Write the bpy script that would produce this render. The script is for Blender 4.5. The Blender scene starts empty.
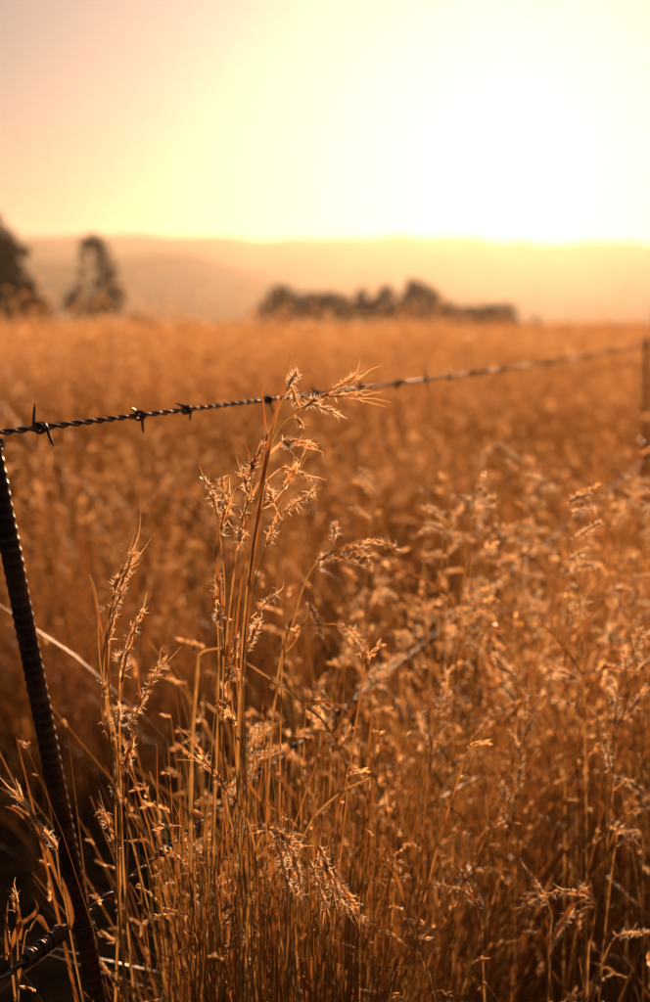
import bpy, math, random
import numpy as np
from mathutils import Vector, Matrix

# ------------------------------------------------------------------ camera
scene = bpy.context.scene
col = scene.collection
F_PX, CX, CY = 1354.0, 325.0, 501.0          # photo pixels
CAM = Vector((0.0, 0.0, 1.2))
PITCH = math.atan((CY - 322.0) / F_PX)
FWD = Vector((0, math.cos(PITCH), -math.sin(PITCH)))
UP = Vector((0, math.sin(PITCH), math.cos(PITCH)))
RIGHT = Vector((1, 0, 0))
cam_d = bpy.data.cameras.new('camera')
cam = bpy.data.objects.new('camera', cam_d)
col.objects.link(cam)
cam.location = CAM
cam.rotation_euler = (math.pi / 2 - PITCH, 0, 0)
cam_d.sensor_fit = 'HORIZONTAL'
cam_d.sensor_width = 24.0
cam_d.lens = 50.0
cam_d.clip_start = 0.05
cam_d.clip_end = 20000
cam_d.dof.use_dof = True
cam_d.dof.focus_distance = 1.19
cam_d.dof.aperture_fstop = 4.2
cam_d.dof.aperture_blades = 0
scene.camera = cam

# ------------------------------------------------------------------ sky, sun, exposure
SUN_EL = math.radians(8.8)
SUN_AZ = math.radians(7.4)                    # to the right of the view axis
w = bpy.data.worlds.new('World')
scene.world = w
w.use_nodes = True
nt = w.node_tree
nt.nodes.clear()
sky = nt.nodes.new('ShaderNodeTexSky')
sky.sky_type = 'NISHITA'
sky.sun_disc = False
sky.sun_elevation = SUN_EL
sky.sun_rotation = SUN_AZ
sky.altitude = 300
sky.air_density = 1.2
sky.dust_density = 4.2
sky.ozone_density = 4.0
mul = nt.nodes.new('ShaderNodeMix')
mul.data_type = 'RGBA'
mul.blend_type = 'MULTIPLY'
mul.inputs[0].default_value = 1.0
mul.inputs[7].default_value = (1.0, 0.80, 0.84, 1)      # the camera's warm white balance
bg = nt.nodes.new('ShaderNodeBackground')
bg.inputs[1].default_value = 0.0235
wo = nt.nodes.new('ShaderNodeOutputWorld')
nt.links.new(sky.outputs[0], mul.inputs[6])
nt.links.new(mul.outputs[2], bg.inputs[0])
veil = nt.nodes.new('ShaderNodeBackground')           # even dusty veil over the whole sky
veil.inputs[0].default_value = (0.052, 0.048, 0.034, 1)
veil.inputs[1].default_value = 1.0
both = nt.nodes.new('ShaderNodeAddShader')
nt.links.new(bg.outputs[0], both.inputs[0])
nt.links.new(veil.outputs[0], both.inputs[1])
nt.links.new(both.outputs[0], wo.inputs[0])

sun_d = bpy.data.lights.new('sun', 'SUN')
sun_d.energy = 5.0
sun_d.angle = math.radians(0.5)
sun_d.color = (1.0, 0.56, 0.29)
sun = bpy.data.objects.new('sun', sun_d)
col.objects.link(sun)
SUN_DIR = Vector((math.sin(SUN_AZ) * math.cos(SUN_EL), math.cos(SUN_AZ) * math.cos(SUN_EL), math.sin(SUN_EL)))
sun.rotation_euler = SUN_DIR.to_track_quat('Z', 'Y').to_euler()
sun.location = (0, 0, 30)

vs = scene.view_settings
scene.display_settings.display_device = 'sRGB'
vs.view_transform = 'Standard'
vs.look = 'None'
vs.exposure = 0.80
vs.gamma = 1.0
vs.use_curve_mapping = False
cy = scene.cycles
cy.use_denoising = True
cy.max_bounces = 8
cy.diffuse_bounces = 5
cy.glossy_bounces = 2
cy.transmission_bounces = 4
cy.volume_bounces = 0
cy.sample_clamp_indirect = 4.0

# ------------------------------------------------------------------ helpers
rng = np.random.default_rng(7)
R = random.Random(11)


def P(px, py, d):
    """the point seen at a photo position, d metres along the view axis"""
    return CAM + d * (FWD + (px - CX) / F_PX * RIGHT - (py - CY) / F_PX * UP)


def mat(name):
    m = bpy.data.materials.new(name)
    m.use_nodes = True
    n = m.node_tree
    n.nodes.clear()
    return m, n, n.nodes.new, n.links.new


def grass_material(name, stops, trans=0.5, gloss=0.08, rough=0.4, patch=0.0):
    """thin dry leaf: diffuse + translucent + a little sheen; colour by blade"""
    m, n, N, L = mat(name)
    geo = N('ShaderNodeNewGeometry')
    ramp = N('ShaderNodeValToRGB')
    el = ramp.color_ramp.elements
    el[0].position, el[0].color = stops[0][0], (*stops[0][1], 1)
    el[1].position, el[1].color = stops[-1][0], (*stops[-1][1], 1)
    for p, c in stops[1:-1]:
        e = el.new(p)
        e.color = (*c, 1)
    L(geo.outputs['Random Per Island'], ramp.inputs[0])
    nz = N('ShaderNodeTexNoise')
    nz.inputs['Scale'].default_value = 90.0
    nz.inputs['Detail'].default_value = 3.0
    L(geo.outputs['Position'], nz.inputs['Vector'])
    mr = N('ShaderNodeMapRange')
    mr.inputs[1].default_value = 0.3
    mr.inputs[2].default_value = 0.7
    mr.inputs[3].default_value = 0.72
    mr.inputs[4].default_value = 1.12
    L(nz.outputs['Fac'], mr.inputs[0])
    mx = N('ShaderNodeMix')
    mx.data_type = 'RGBA'
    mx.blend_type = 'MULTIPLY'
    mx.inputs[0].default_value = 1.0
    big = N('ShaderNodeTexNoise')                 # patches of greener and darker growth across the field
    big.inputs['Scale'].default_value = 0.75
    big.inputs['Detail'].default_value = 3.0
    L(geo.outputs['Position'], big.inputs['Vector'])
    bm = N('ShaderNodeMapRange')
    bm.inputs[1].default_value = 0.46
    bm.inputs[2].default_value = 0.66
    bm.inputs[3].default_value = 0.0
    bm.inputs[4].default_value = patch
    L(big.outputs['Fac'], bm.inputs[0])
    pm = N('ShaderNodeMix')
    pm.data_type = 'RGBA'
    pm.blend_type = 'MULTIPLY'
    pm.inputs[7].default_value = (0.48, 0.55, 0.40, 1)
    L(bm.outputs[0], pm.inputs[0])
    L(ramp.outputs[0], pm.inputs[6])
    L(pm.outputs[2], mx.inputs[6])
    L(mr.outputs[0], mx.inputs[7])
    pr = N('ShaderNodeBsdfPrincipled')
    pr.inputs['Roughness'].default_value = rough
    pr.inputs['Specular IOR Level'].default_value = gloss
    tra = N('ShaderNodeBsdfTranslucent')
    L(mx.outputs[2], pr.inputs['Base Color'])
    L(mx.outputs[2], tra.inputs[0])
    m2 = N('ShaderNodeMixShader')
    m2.inputs[0].default_value = trans
    L(pr.outputs[0], m2.inputs[1])
    L(tra.outputs[0], m2.inputs[2])
    out = N('ShaderNodeOutputMaterial')
    L(m2.outputs[0], out.inputs[0])
    return m


STRAW = [(0.0, (0.43, 0.165, 0.042)), (0.3, (0.56, 0.255, 0.075)), (0.55, (0.37, 0.135, 0.036)),
         (0.75, (0.52, 0.25, 0.085)), (0.9, (0.25, 0.175, 0.045)), (1.0, (0.68, 0.38, 0.15))]
M_GRASS = grass_material('dry_grass', STRAW, 0.66, 0.45, 0.36, 0.6)
M_STEM = grass_material('grass_stem', [(0.0, (0.50, 0.23, 0.075)), (0.5, (0.40, 0.235, 0.07)), (1.0, (0.57, 0.28, 0.105))], 0.55, 0.7, 0.32)
M_SEED = grass_material('seed_husk', [(0.0, (0.50, 0.25, 0.10)), (0.4, (0.62, 0.36, 0.18)), (0.7, (0.42, 0.20, 0.09)), (1.0, (0.78, 0.56, 0.32))], 0.65, 0.6, 0.35)
M_HAIR = grass_material('seed_hair', [(0.0, (0.92, 0.78, 0.56)), (1.0, (0.96, 0.86, 0.68))], 0.85, 0.6, 0.3)
M_PALE = grass_material('pale_seed', [(0.0, (0.70, 0.40, 0.16)), (0.4, (0.86, 0.58, 0.30)), (0.7, (0.70, 0.38, 0.15)), (1.0, (0.95, 0.78, 0.50))], 0.88, 0.8, 0.25)


def rust_material():
    m, n, N, L = mat('rusty_steel')
    tc = N('ShaderNodeTexCoord')
    nz = N('ShaderNodeTexNoise')
    nz.inputs['Scale'].default_value = 260.0
    nz.inputs['Detail'].default_value = 5.0
    L(tc.outputs['Object'], nz.inputs['Vector'])
    rp = N('ShaderNodeValToRGB')
    e = rp.color_ramp.elements
    e[0].position, e[0].color = 0.42, (0.035, 0.014, 0.008, 1)
    e[1].position, e[1].color = 0.72, (0.17, 0.062, 0.024, 1)
    n2 = N('ShaderNodeTexNoise')
    n2.inputs['Scale'].default_value = 34.0
    n2.inputs['Detail'].default_value = 4.0
    L(tc.outputs['Object'], n2.inputs['Vector'])
    av = N('ShaderNodeMath')
    av.operation = 'MULTIPLY_ADD'
    av.inputs[1].default_value = 0.75
    L(n2.outputs['Fac'], av.inputs[0])
    sc_ = N('ShaderNodeMath')
    sc_.operation = 'MULTIPLY'
    sc_.inputs[1].default_value = 0.3
    L(nz.outputs['Fac'], sc_.inputs[0])
    L(sc_.outputs[0], av.inputs[2])
    L(av.outputs[0], rp.inputs[0])
    b = N('ShaderNodeBsdfPrincipled')
    L(rp.outputs[0], b.inputs['Base Color'])
    b.inputs['Metallic'].default_value = 0.2
    rr = N('ShaderNodeMapRange')
    rr.inputs[3].default_value = 0.62
    rr.inputs[4].default_value = 0.32
    L(nz.outputs['Fac'], rr.inputs[0])
    L(rr.outputs[0], b.inputs['Roughness'])
    bp = N('ShaderNodeBump')
    bp.inputs['Strength'].default_value = 0.5
    bp.inputs['Distance'].default_value = 0.0006
    L(nz.outputs['Fac'], bp.inputs['Height'])
    L(bp.outputs[0], b.inputs['Normal'])
    out = N('ShaderNodeOutputMaterial')
    L(b.outputs[0], out.inputs[0])
    return m


M_RUST = rust_material()


def plain_material(name, c0, c1, scale, rough=0.9, trans=0.0):
    m, n, N, L = mat(name)
    tc = N('ShaderNodeNewGeometry')
    nz = N('ShaderNodeTexNoise')
    nz.inputs['Scale'].default_value = scale
    nz.inputs['Detail'].default_value = 6.0
    L(tc.outputs['Position'], nz.inputs['Vector'])
    rp = N('ShaderNodeValToRGB')
    e = rp.color_ramp.elements
    e[0].position, e[0].color = 0.35, (*c0, 1)
    e[1].position, e[1].color = 0.65, (*c1, 1)
    L(nz.outputs['Fac'], rp.inputs[0])
    d = N('ShaderNodeBsdfDiffuse')
    L(rp.outputs[0], d.inputs[0])
    out = N('ShaderNodeOutputMaterial')
    if trans:
        t = N('ShaderNodeBsdfTranslucent')
        L(rp.outputs[0], t.inputs[0])
        mx = N('ShaderNodeMixShader')
        mx.inputs[0].default_value = trans
        L(d.outputs[0], mx.inputs[1])
        L(t.outputs[0], mx.inputs[2])
        L(mx.outputs[0], out.inputs[0])
    else:
        L(d.outputs[0], out.inputs[0])
    return m


M_SOIL = plain_material('soil_and_litter', (0.032, 0.018, 0.009), (0.085, 0.046, 0.02), 9.0)
M_HILL = plain_material('hill_scrub', (0.10, 0.07, 0.035), (0.17, 0.12, 0.06), 0.02)
M_LEAF = plain_material('tree_leaf', (0.04, 0.027, 0.009), (0.072, 0.045, 0.015), 0.9, trans=0.2)
M_BARK = plain_material('tree_bark', (0.06, 0.04, 0.025), (0.13, 0.085, 0.05), 3.0)


class MB:
    """collects quads, builds one mesh"""

    def __init__(self):
        self.v, self.f, self.m, self.n = [], [], [], 0

    def add(self, v, f, m=0):
        v = np.asarray(v, dtype=np.float64)
        self.v.append(v)
        self.f.append(np.asarray(f, dtype=np.int64) + self.n)
        self.m.append(np.full(len(f), m, dtype=np.int32))
        self.n += len(v)

    def ribbon(self, pts, widths, side):
        pts = np.asarray(pts)
        w_ = np.asarray(widths)[:, None] * 0.5
        s = np.asarray(side)
        if s.ndim == 1:
            s = np.tile(s, (len(pts), 1))
        k = len(pts)
        v = np.empty((2 * k, 3))
        v[0::2] = pts - s * w_
        v[1::2] = pts + s * w_
        i = np.arange(k - 1) * 2
        self.add(v, np.stack([i, i + 1, i + 3, i + 2], 1))

    def fold(self, pts, widths, side, up):
        """a leaf with a keel: two halves"""
        pts = np.asarray(pts)
        w_ = np.asarray(widths)[:, None] * 0.5
        s = np.asarray(side)
        u = np.asarray(up)
        k = len(pts)
        v = np.empty((3 * k, 3))
        v[0::3] = pts - s * w_ + u * w_ * 0.6
        v[1::3] = pts
        v[2::3] = pts + s * w_ + u * w_ * 0.6
        i = np.arange(k - 1) * 3
        self.add(v, np.concatenate([np.stack([i, i + 1, i + 4, i + 3], 1), np.stack([i + 1, i + 2, i + 5, i + 4], 1)]))

    def tube(self, pts, radii, sides=6, cap=True):
        pts = np.asarray(pts, dtype=np.float64)
        k = len(pts)
        t = np.gradient(pts, axis=0)
        t /= np.linalg.norm(t, axis=1)[:, None] + 1e-12
        a = np.array([0.0, 0.0, 1.0]) if abs(t[0][2]) < 0.9 else np.array([1.0, 0.0, 0.0])
        n0 = np.cross(t[0], a)
        n0 /= np.linalg.norm(n0)
        ns = [n0]
        for i in range(1, k):
            q = ns[-1] - t[i] * np.dot(ns[-1], t[i])
            q /= np.linalg.norm(q) + 1e-12
            ns.append(q)
        ns = np.array(ns)
        bs = np.cross(t, ns)
        ang = np.arange(sides) * 2 * np.pi / sides
        rad = np.asarray(radii, dtype=np.float64)
        if rad.ndim == 1:
            rad = np.repeat(rad[:, None], sides, 1)
        v = pts[:, None, :] + rad[:, :, None] * (np.cos(ang)[None, :, None] * ns[:, None, :] + np.sin(ang)[None, :, None] * bs[:, None, :])
        v = v.reshape(-1, 3)
        i = np.arange(k - 1)[:, None] * sides
        j = np.arange(sides)[None, :]
        j2 = (j + 1) % sides
        f = np.stack([i + j, i + j2, i + sides + j2, i + sides + j], -1).reshape(-1, 4)
        self.add(v, f)
        if cap:
            for e in (0, k - 1):
                c = pts[e]
                ring = v[e * sides:(e + 1) * sides]
                vv = np.concatenate([ring, [c]])
                ff = [[(q) % sides, (q + 1) % sides, (q + 2) % sides, sides] for q in range(0, sides, 2)]
                self.add(vv, ff)

    def shell(self, pts, radii, turn, sides=6, arc=3.5):
        """a dry stalk: only half its round, left open so light from behind shows through"""
        pts = np.asarray(pts, dtype=np.float64)
        k = len(pts)
        t = np.gradient(pts, axis=0)
        t /= np.linalg.norm(t, axis=1)[:, None] + 1e-12
        a = np.array([math.cos(turn), math.sin(turn), 0.02])
        ns = a[None, :] - t * (t @ a)[:, None]
        ns /= np.linalg.norm(ns, axis=1)[:, None] + 1e-9
        bs = np.cross(t, ns)
        ang = np.linspace(-arc / 2, arc / 2, sides)
        v = pts[:, None, :] + np.asarray(radii)[:, None, None] * (np.cos(ang)[None, :, None] * ns[:, None, :] + np.sin(ang)[None, :, None] * bs[:, None, :])
        i = np.arange(k - 1)[:, None] * sides
        j = np.arange(sides - 1)[None, :]
        self.add(v.reshape(-1, 3), np.stack([i + j, i + j + 1, i + sides + j + 1, i + sides + j], -1).reshape(-1, 4))

    def arrays(self):
        return np.concatenate(self.v), np.concatenate(self.f)

    def slots(self):
        return np.concatenate(self.m)

    def mesh(self, name, origin=None, smooth=True):
        v, f = self.arrays()
        return quad_mesh(name, v if origin is None else v - np.asarray(origin), f, smooth)

    def build(self, name, material, parent=None, origin=None, smooth=True):
        return link(name, self.mesh(name, origin, smooth), material, parent)


def quad_mesh(name, v, f, smooth=True):
    me = bpy.data.meshes.new(name)
    me.vertices.add(len(v))
    me.vertices.foreach_set('co', np.ascontiguousarray(v, dtype=np.float32).ravel())
    me.loops.add(len(f) * 4)
    me.loops.foreach_set('vertex_index', np.ascontiguousarray(f, dtype=np.int32).ravel())
    me.polygons.add(len(f))
    me.polygons.foreach_set('loop_start', np.arange(len(f), dtype=np.int32) * 4)
    me.polygons.foreach_set('use_smooth', np.full(len(f), smooth))
    me.update(calc_edges=True)
    return me


def link(name, me, material, parent=None):
    o = bpy.data.objects.new(name, me)
    col.objects.link(o)
    if not me.materials:
        me.materials.append(material)
    if parent is not None:
        o.parent = parent
    return o


def tag(o, label=None, cat=None, group=None, kind=None):
    if label:
        o['label'] = label
    if cat:
        o['category'] = cat
    if group:
        o['group'] = group
    if kind:
        o['kind'] = kind
    return o


def empty(name, loc):
    o = bpy.data.objects.new(name, None)
    o.empty_display_size = 0.05
    o.location = loc
    col.objects.link(o)
    return o


def spline(pts, n):
    """Catmull-Rom through the points, n samples"""
    p = np.asarray(pts, dtype=np.float64)
    if len(p) == 2:
        return p[0] + (p[1] - p[0]) * np.linspace(0, 1, n)[:, None]
    q = np.concatenate([[2 * p[0] - p[1]], p, [2 * p[-1] - p[-2]]])
    u = np.linspace(0, len(p) - 1 - 1e-9, n)
    i = u.astype(int)
    t = (u - i)[:, None]
    a, b, c, d = q[i], q[i + 1], q[i + 2], q[i + 3]
    return 0.5 * ((2 * b) + (c - a) * t + (2 * a - 5 * b + 4 * c - d) * t ** 2 + (3 * b - a - 3 * c + d) * t ** 3)


def unit(v):
    v = np.asarray(v, dtype=np.float64)
    return v / (np.linalg.norm(v) + 1e-12)


def smoothstep(a, b, x):
    t = np.clip((x - a) / (b - a), 0, 1)
    return t * t * (3 - 2 * t)


def vnoise(x, y, s, seed=0):
    """smooth value noise in 0..1"""
    x = np.asarray(x) * s + 100.3 + seed * 17.1
    y = np.asarray(y) * s + 57.7 + seed * 9.3
    xi, yi = np.floor(x), np.floor(y)
    fx, fy = x - xi, y - yi
    fx, fy = fx * fx * (3 - 2 * fx), fy * fy * (3 - 2 * fy)

    def h(a, b):
        q = np.sin(a * 127.1 + b * 311.7 + seed) * 43758.5453
        return q - np.floor(q)
    return (h(xi, yi) * (1 - fx) + h(xi + 1, yi) * fx) * (1 - fy) + (h(xi, yi + 1) * (1 - fx) + h(xi + 1, yi + 1) * fx) * fy


# ------------------------------------------------------------------ ground and hills
def ground_z(x, y):
    r = np.hypot(x, y)
    return (vnoise(x, y, 0.5, 3) - 0.5) * 0.05 * smoothstep(0.5, 3, r) + (vnoise(x, y, 0.035, 4) - 0.62) * 1.3 * smoothstep(10, 60, r)


def make_ground():
    ys = np.concatenate([-np.geomspace(900, 0.6, 22), [0], np.geomspace(0.6, 3200, 92)])
    us = np.concatenate([-np.geomspace(4200, 0.4, 47), [0], np.geomspace(0.4, 4200, 47)])
    X, Y = np.meshgrid(us, ys)
    Z = ground_z(X, Y)
    v = np.stack([X, Y, Z], -1).reshape(-1, 3)
    nx, ny = len(us), len(ys)
    i = (np.arange(ny - 1)[:, None] * nx + np.arange(nx - 1)[None, :]).ravel()
    f = np.stack([i, i + 1, i + nx + 1, i + nx], 1)
    return tag(link('ground', quad_mesh('ground', v, f), M_SOIL), 'brown earth and straw litter under the grass field', kind='structure')


make_ground()


def make_hill(name, label, dist, prof, depth, seed):
    """a ridge: profile of (photo x, photo y) crest points, seen from the field, dist metres off"""
    px = np.array([p[0] for p in prof], float)
    py = np.array([p[1] for p in prof], float)
    xs = np.linspace(px[0], px[-1], 160)
    h = np.interp(xs, px, py)
    ker = np.ones(7) / 7
    h = np.convolve(np.pad(h, 3, mode='edge'), ker, 'valid')
    wx = (xs - CX) / F_PX * dist
    wz = 1.2 + (322 - h) / F_PX * dist
    wz = wz + (vnoise(xs, xs * 0, 0.045, seed) - 0.5) * dist * 0.0058 + (vnoise(xs, xs * 0, 0.16, seed + 1) - 0.5) * dist * 0.0016 + (vnoise(xs, xs * 0, 0.5, seed + 2) - 0.5) * dist * 0.0006
    rows = np.concatenate([np.linspace(0, 1, 12), np.linspace(1.15, 2, 6)])
    V = []
    for r in rows:
        k = math.sin(min(r, 2 - r) * math.pi / 2) ** 1.15 if r not in (0, 2) else 0
        wob = (vnoise(wx, wx * 0 + r * 300, 0.012, seed) - 0.5) * 0.16 * k * (1 - abs(1 - r) * 0) * (0 if abs(r - 1) < 1e-6 else 1)
        V.append(np.stack([wx, np.full_like(wx, dist + (r - 1) * depth), -3 + (wz + 3) * np.clip(k + wob, 0, 1.0)], 1))
    v = np.concatenate(V)
    n = len(xs)
    i = (np.arange(len(rows) - 1)[:, None] * n + np.arange(n - 1)[None, :]).ravel()
    f = np.stack([i, i + 1, i + n + 1, i + n], 1)
    return tag(link(name, quad_mesh(name, v, f), M_HILL), label, kind='structure')


make_hill('hill', 'long hazy ridge behind the trees', 2200,
          [(-900, 290), (-500, 262), (-200, 250), (0, 238), (80, 238), (170, 236), (260, 243), (310, 240), (360, 234), (420, 240), (480, 243),
           (560, 244), (660, 247), (800, 256), (1000, 270), (1500, 290)], 420, 5)
make_hill('hill', 'lower hazy slope in front of the long ridge', 1500,
          [(-900, 300), (-400, 275), (-120, 262), (60, 262), (150, 256), (190, 250), (235, 264), (300, 289), (360, 300), (450, 297), (560, 298), (640, 294), (760, 296),
           (1000, 305), (1500, 312)], 260, 8)

# ------------------------------------------------------------------ haze: the air over the field
def make_haze():
    x0, x1, y0, y1, z0, z1 = -4600, 4600, -950, 3300, -6, 160
    v = [(x, y, z) for z in (z0, z1) for y in (y0, y1) for x in (x0, x1)]
    f = [(0, 2, 3, 1), (4, 5, 7, 6), (0, 1, 5, 4), (2, 6, 7, 3), (0, 4, 6, 2), (1, 3, 7, 5)]
    me = quad_mesh('haze', np.array(v, float), np.array(f), False)
    m, n, N, L = mat('haze')
    pv = N('ShaderNodeVolumePrincipled')
    pv.inputs['Color'].default_value = (0.97, 0.88, 0.76, 1)
    pv.inputs['Density'].default_value = 0.000105
    pv.inputs['Anisotropy'].default_value = 0.68
    out = N('ShaderNodeOutputMaterial')
    L(pv.outputs[0], out.inputs['Volume'])
    return tag(link('haze', me, m), 'warm dusty evening haze over the field', kind='stuff')


make_haze()

# ------------------------------------------------------------------ trees far across the field
def leaf_cloud(mb, centres, radii, per, size, rg):
    """small leaf faces spread through each clump"""
    for c, r in zip(centres, radii):
        c = np.asarray(c, float)
        k = int(per * max(0.35, np.mean(r) ** 1.6))
        d = rg.normal(size=(k, 3))
        d /= np.linalg.norm(d, axis=1)[:, None]
        p = c + d * np.asarray(r) * (rg.random(k) ** 0.45)[:, None]
        a = rg.normal(size=(k, 3))
        a /= np.linalg.norm(a, axis=1)[:, None]
        b = np.cross(a, rg.normal(size=(k, 3)))
        b /= np.linalg.norm(b, axis=1)[:, None] + 1e-9
        s = size * (0.6 + 0.8 * rg.random(k))[:, None]
        v = np.stack([p - a * s, p - b * s * 0.45, p + a * s, p + b * s * 0.45], 1).reshape(-1, 3)
        mb.add(v, np.arange(4 * k).reshape(-1, 4))


def make_tree(name, label, px, base_d, clumps, group, trunk_r=0.25, per=150, size=0.26, seed=1, lean=0.0, grow=1.0, spray=4):
    """clumps: (photo x, photo y, rx, ry in photo px) where each foliage mass stands"""
    rg = np.random.default_rng(seed)
    sc = base_d / F_PX
    bx = (px - CX) * sc
    gz = float(ground_z(bx, base_d))
    root = empty(name, (bx, base_d, gz))
    cs, rs = [], []
    for (qx, qy, rx, ry) in clumps:
        rx, ry = rx * grow, ry * (0.5 + 0.5 * grow)
        z = 1.2 + (322 - qy) * sc - gz
        cs.append(((qx - px) * sc, rg.normal() * rx * sc * 0.5, z))
        rs.append((rx * sc, rx * sc * 1.05, ry * sc))
    top = max(c[2] + r[2] * 0.3 for c, r in zip(cs, rs))
    tb = MB()
    tp = spline([(0, 0, -0.2), (lean * 0.3, 0.1, top * 0.35), (lean * 0.6, -0.1, top * 0.7), (cs[0][0] * 0.6, cs[0][1] * 0.6, top)], 14)
    tb.tube(tp, np.linspace(trunk_r, trunk_r * 0.15, 14), 8)
    tb.build('trunk', M_BARK, root)
    for c in cs:
        lb = MB()
        zt = max(0.3, c[2] - 0.25 * top - 0.3 * abs(c[0]))
        k = np.interp(zt, tp[:, 2], np.arange(len(tp)))
        a = tp[int(round(k))]
        mid = (a + np.array(c)) / 2 + np.array([0, 0, -0.08 * top])
        lb.tube(spline([a, mid, c], 6), np.linspace(trunk_r * 0.4, 0.03, 6), 5)
        lb.build('limb', M_BARK, root)
    cb = MB()
    leaf_cloud(cb, cs, rs, per, size, rg)
    # loose sprays round the outline
    k = 40
    for c, r in zip(cs, rs):
        d = rg.normal(size=(max(1, spray), 3))
        d /= np.linalg.norm(d, axis=1)[:, None]
        leaf_cloud(cb, [np.array(c) + q * np.array(r) * 0.95 for q in d[:spray]], [(0.35 * r[0], 0.35 * r[1], 0.35 * r[2])] * spray, per * 0.5, size, rg)
    cb.build('crown', M_LEAF, root, smooth=False)
    tag(root, label, 'tree', group)
    return root


GT = 'trees across the field'
make_tree('gum_tree', 'tall dark broad tree rising highest at the end of the tree row', -6, 128,
          [(-12, 222, 16, 16), (-2, 240, 20, 18), (-24, 245, 24, 22), (8, 258, 20, 18), (-10, 272, 26, 20), (16, 280, 16, 16), (30, 294, 13, 14),
           (8, 300, 22, 16), (38, 306, 10, 12), (-30, 285, 30, 26), (-40, 262, 22, 22), (20, 312, 20, 10)], GT, 0.42, 190, 0.26, 21)
make_tree('pine_tree', 'slim pointed tree with gaps showing through its crown', 97, 140,
          [(97, 242, 9, 8), (104, 251, 12, 10), (109, 264, 11, 12), (112, 279, 10, 11), (116, 291, 10, 9), (90, 247, 8, 7), (85, 258, 5, 6), (84, 274, 4, 6),
           (82, 288, 7, 6), (76, 298, 9, 7), (72, 309, 10, 8), (100, 285, 8, 4), (97, 300, 10, 7), (112, 303, 10, 8), (88, 311, 12, 8), (120, 311, 9, 7), (104, 313, 12, 7), (125, 298, 4, 6)],
          GT, 0.3, 170, 0.2, 22, 0.4, 1.0, 1)
make_tree('shrub_tree', 'low bush beside the slim pointed tree', 140, 150, [(136, 318, 8, 6), (146, 322, 9, 5), (156, 325, 6, 4)], GT, 0.12, 140, 0.22, 23)
make_tree('shrub_tree', 'small bush between the tall dark tree and the slim pointed tree', 47, 132, [(44, 306, 7, 9), (51, 311, 6, 7), (40, 314, 8, 8)], GT, 0.12, 140, 0.22, 24)
make_tree('broad_tree', 'peaked tree beginning the hazy grove below the ridge', 282, 185,
          [(278, 294, 8, 8), (272, 304, 9, 9), (288, 302, 10, 9), (266, 314, 9, 8), (283, 314, 14, 9), (298, 310, 9, 9), (306, 313, 8, 8)], GT, 0.3, 130, 0.27, 25, 0.0, 1.4)
make_tree('broad_tree', 'flat topped tree in the hazy grove', 320, 190,
          [(312, 302, 10, 8), (326, 300, 9, 7), (338, 304, 9, 8), (318, 313, 14, 8), (336, 315, 12, 8), (347, 313, 7, 8)], GT, 0.28, 130, 0.27, 26, 0.0, 1.4)
make_tree('broad_tree', 'narrow twin topped tree in the middle of the hazy grove', 368, 188,
          [(361, 296, 5, 7), (385, 293, 6, 8), (358, 307, 9, 9), (372, 306, 9, 8), (386, 305, 9, 9), (370, 316, 14, 8), (396, 312, 7, 9)], GT, 0.28, 130, 0.27, 27, 0.0, 1.4)
make_tree('broad_tree', 'tallest round headed tree of the hazy grove', 418, 180,
          [(415, 289, 8, 8), (424, 295, 10, 9), (407, 300, 9, 9), (434, 303, 9, 9), (418, 307, 14, 9), (404, 314, 12, 8), (440, 313, 10, 8), (424, 317, 14, 7), (452, 313, 9, 8)], GT, 0.34, 130, 0.27, 28, 0.0, 1.4)
make_tree('broad_tree', 'low rounded tree ending the hazy grove', 488, 190,
          [(470, 315, 13, 7), (486, 313, 12, 8), (500, 315, 10, 9), (507, 321, 8, 8), (455, 317, 10, 7), (490, 322, 14, 7)], GT, 0.28, 130, 0.27, 29, 0.0, 1.4)
make_tree('slender_tree', 'tiny lone tree standing clear past the hazy grove', 534, 210, [(534, 320, 3.5, 5), (533, 328, 4.5, 5)], GT, 0.12, 260, 0.24, 30)
make_tree('shrub_tree', 'faint bush below the bright haze beside the far fence post', 622, 170, [(608, 331, 8, 5), (620, 328, 8, 6), (634, 330, 8, 5), (648, 331, 9, 6)], GT, 0.14, 160, 0.25, 31)

# ------------------------------------------------------------------ fence
D0 = 1.12
VPX = 817.0
WDIR = (FWD + (VPX - CX) / F_PX * RIGHT + (CY - 322.0) / F_PX * UP)
WDIR = WDIR / WDIR.length


def on_wire(px, py0):
    """point of the level fence wire that passes (5, py0) at D0, where it crosses photo column px"""
    A = P(5, py0, D0)
    d = D0 * (VPX - 5) / (VPX - px)
    k = (d - D0) / WDIR.dot(FWD)
    return A + WDIR * k


TOP_A, LOW_A = P(5, 432, D0), P(5, 977, D0)
t_post1 = (on_wire(-11, 432) - TOP_A).dot(WDIR)
t_post2 = (on_wire(646, 432) - TOP_A).dot(WDIR)
SPAN = t_post2 - t_post1
sag = lambda t: -0.010 * math.sin(math.pi * ((t - t_post1) / SPAN % 1.0)) * (1 if t > t_post1 else 0)
wire_at = lambda A, t: A + WDIR * t + Vector((0, 0, sag(t)))


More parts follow.
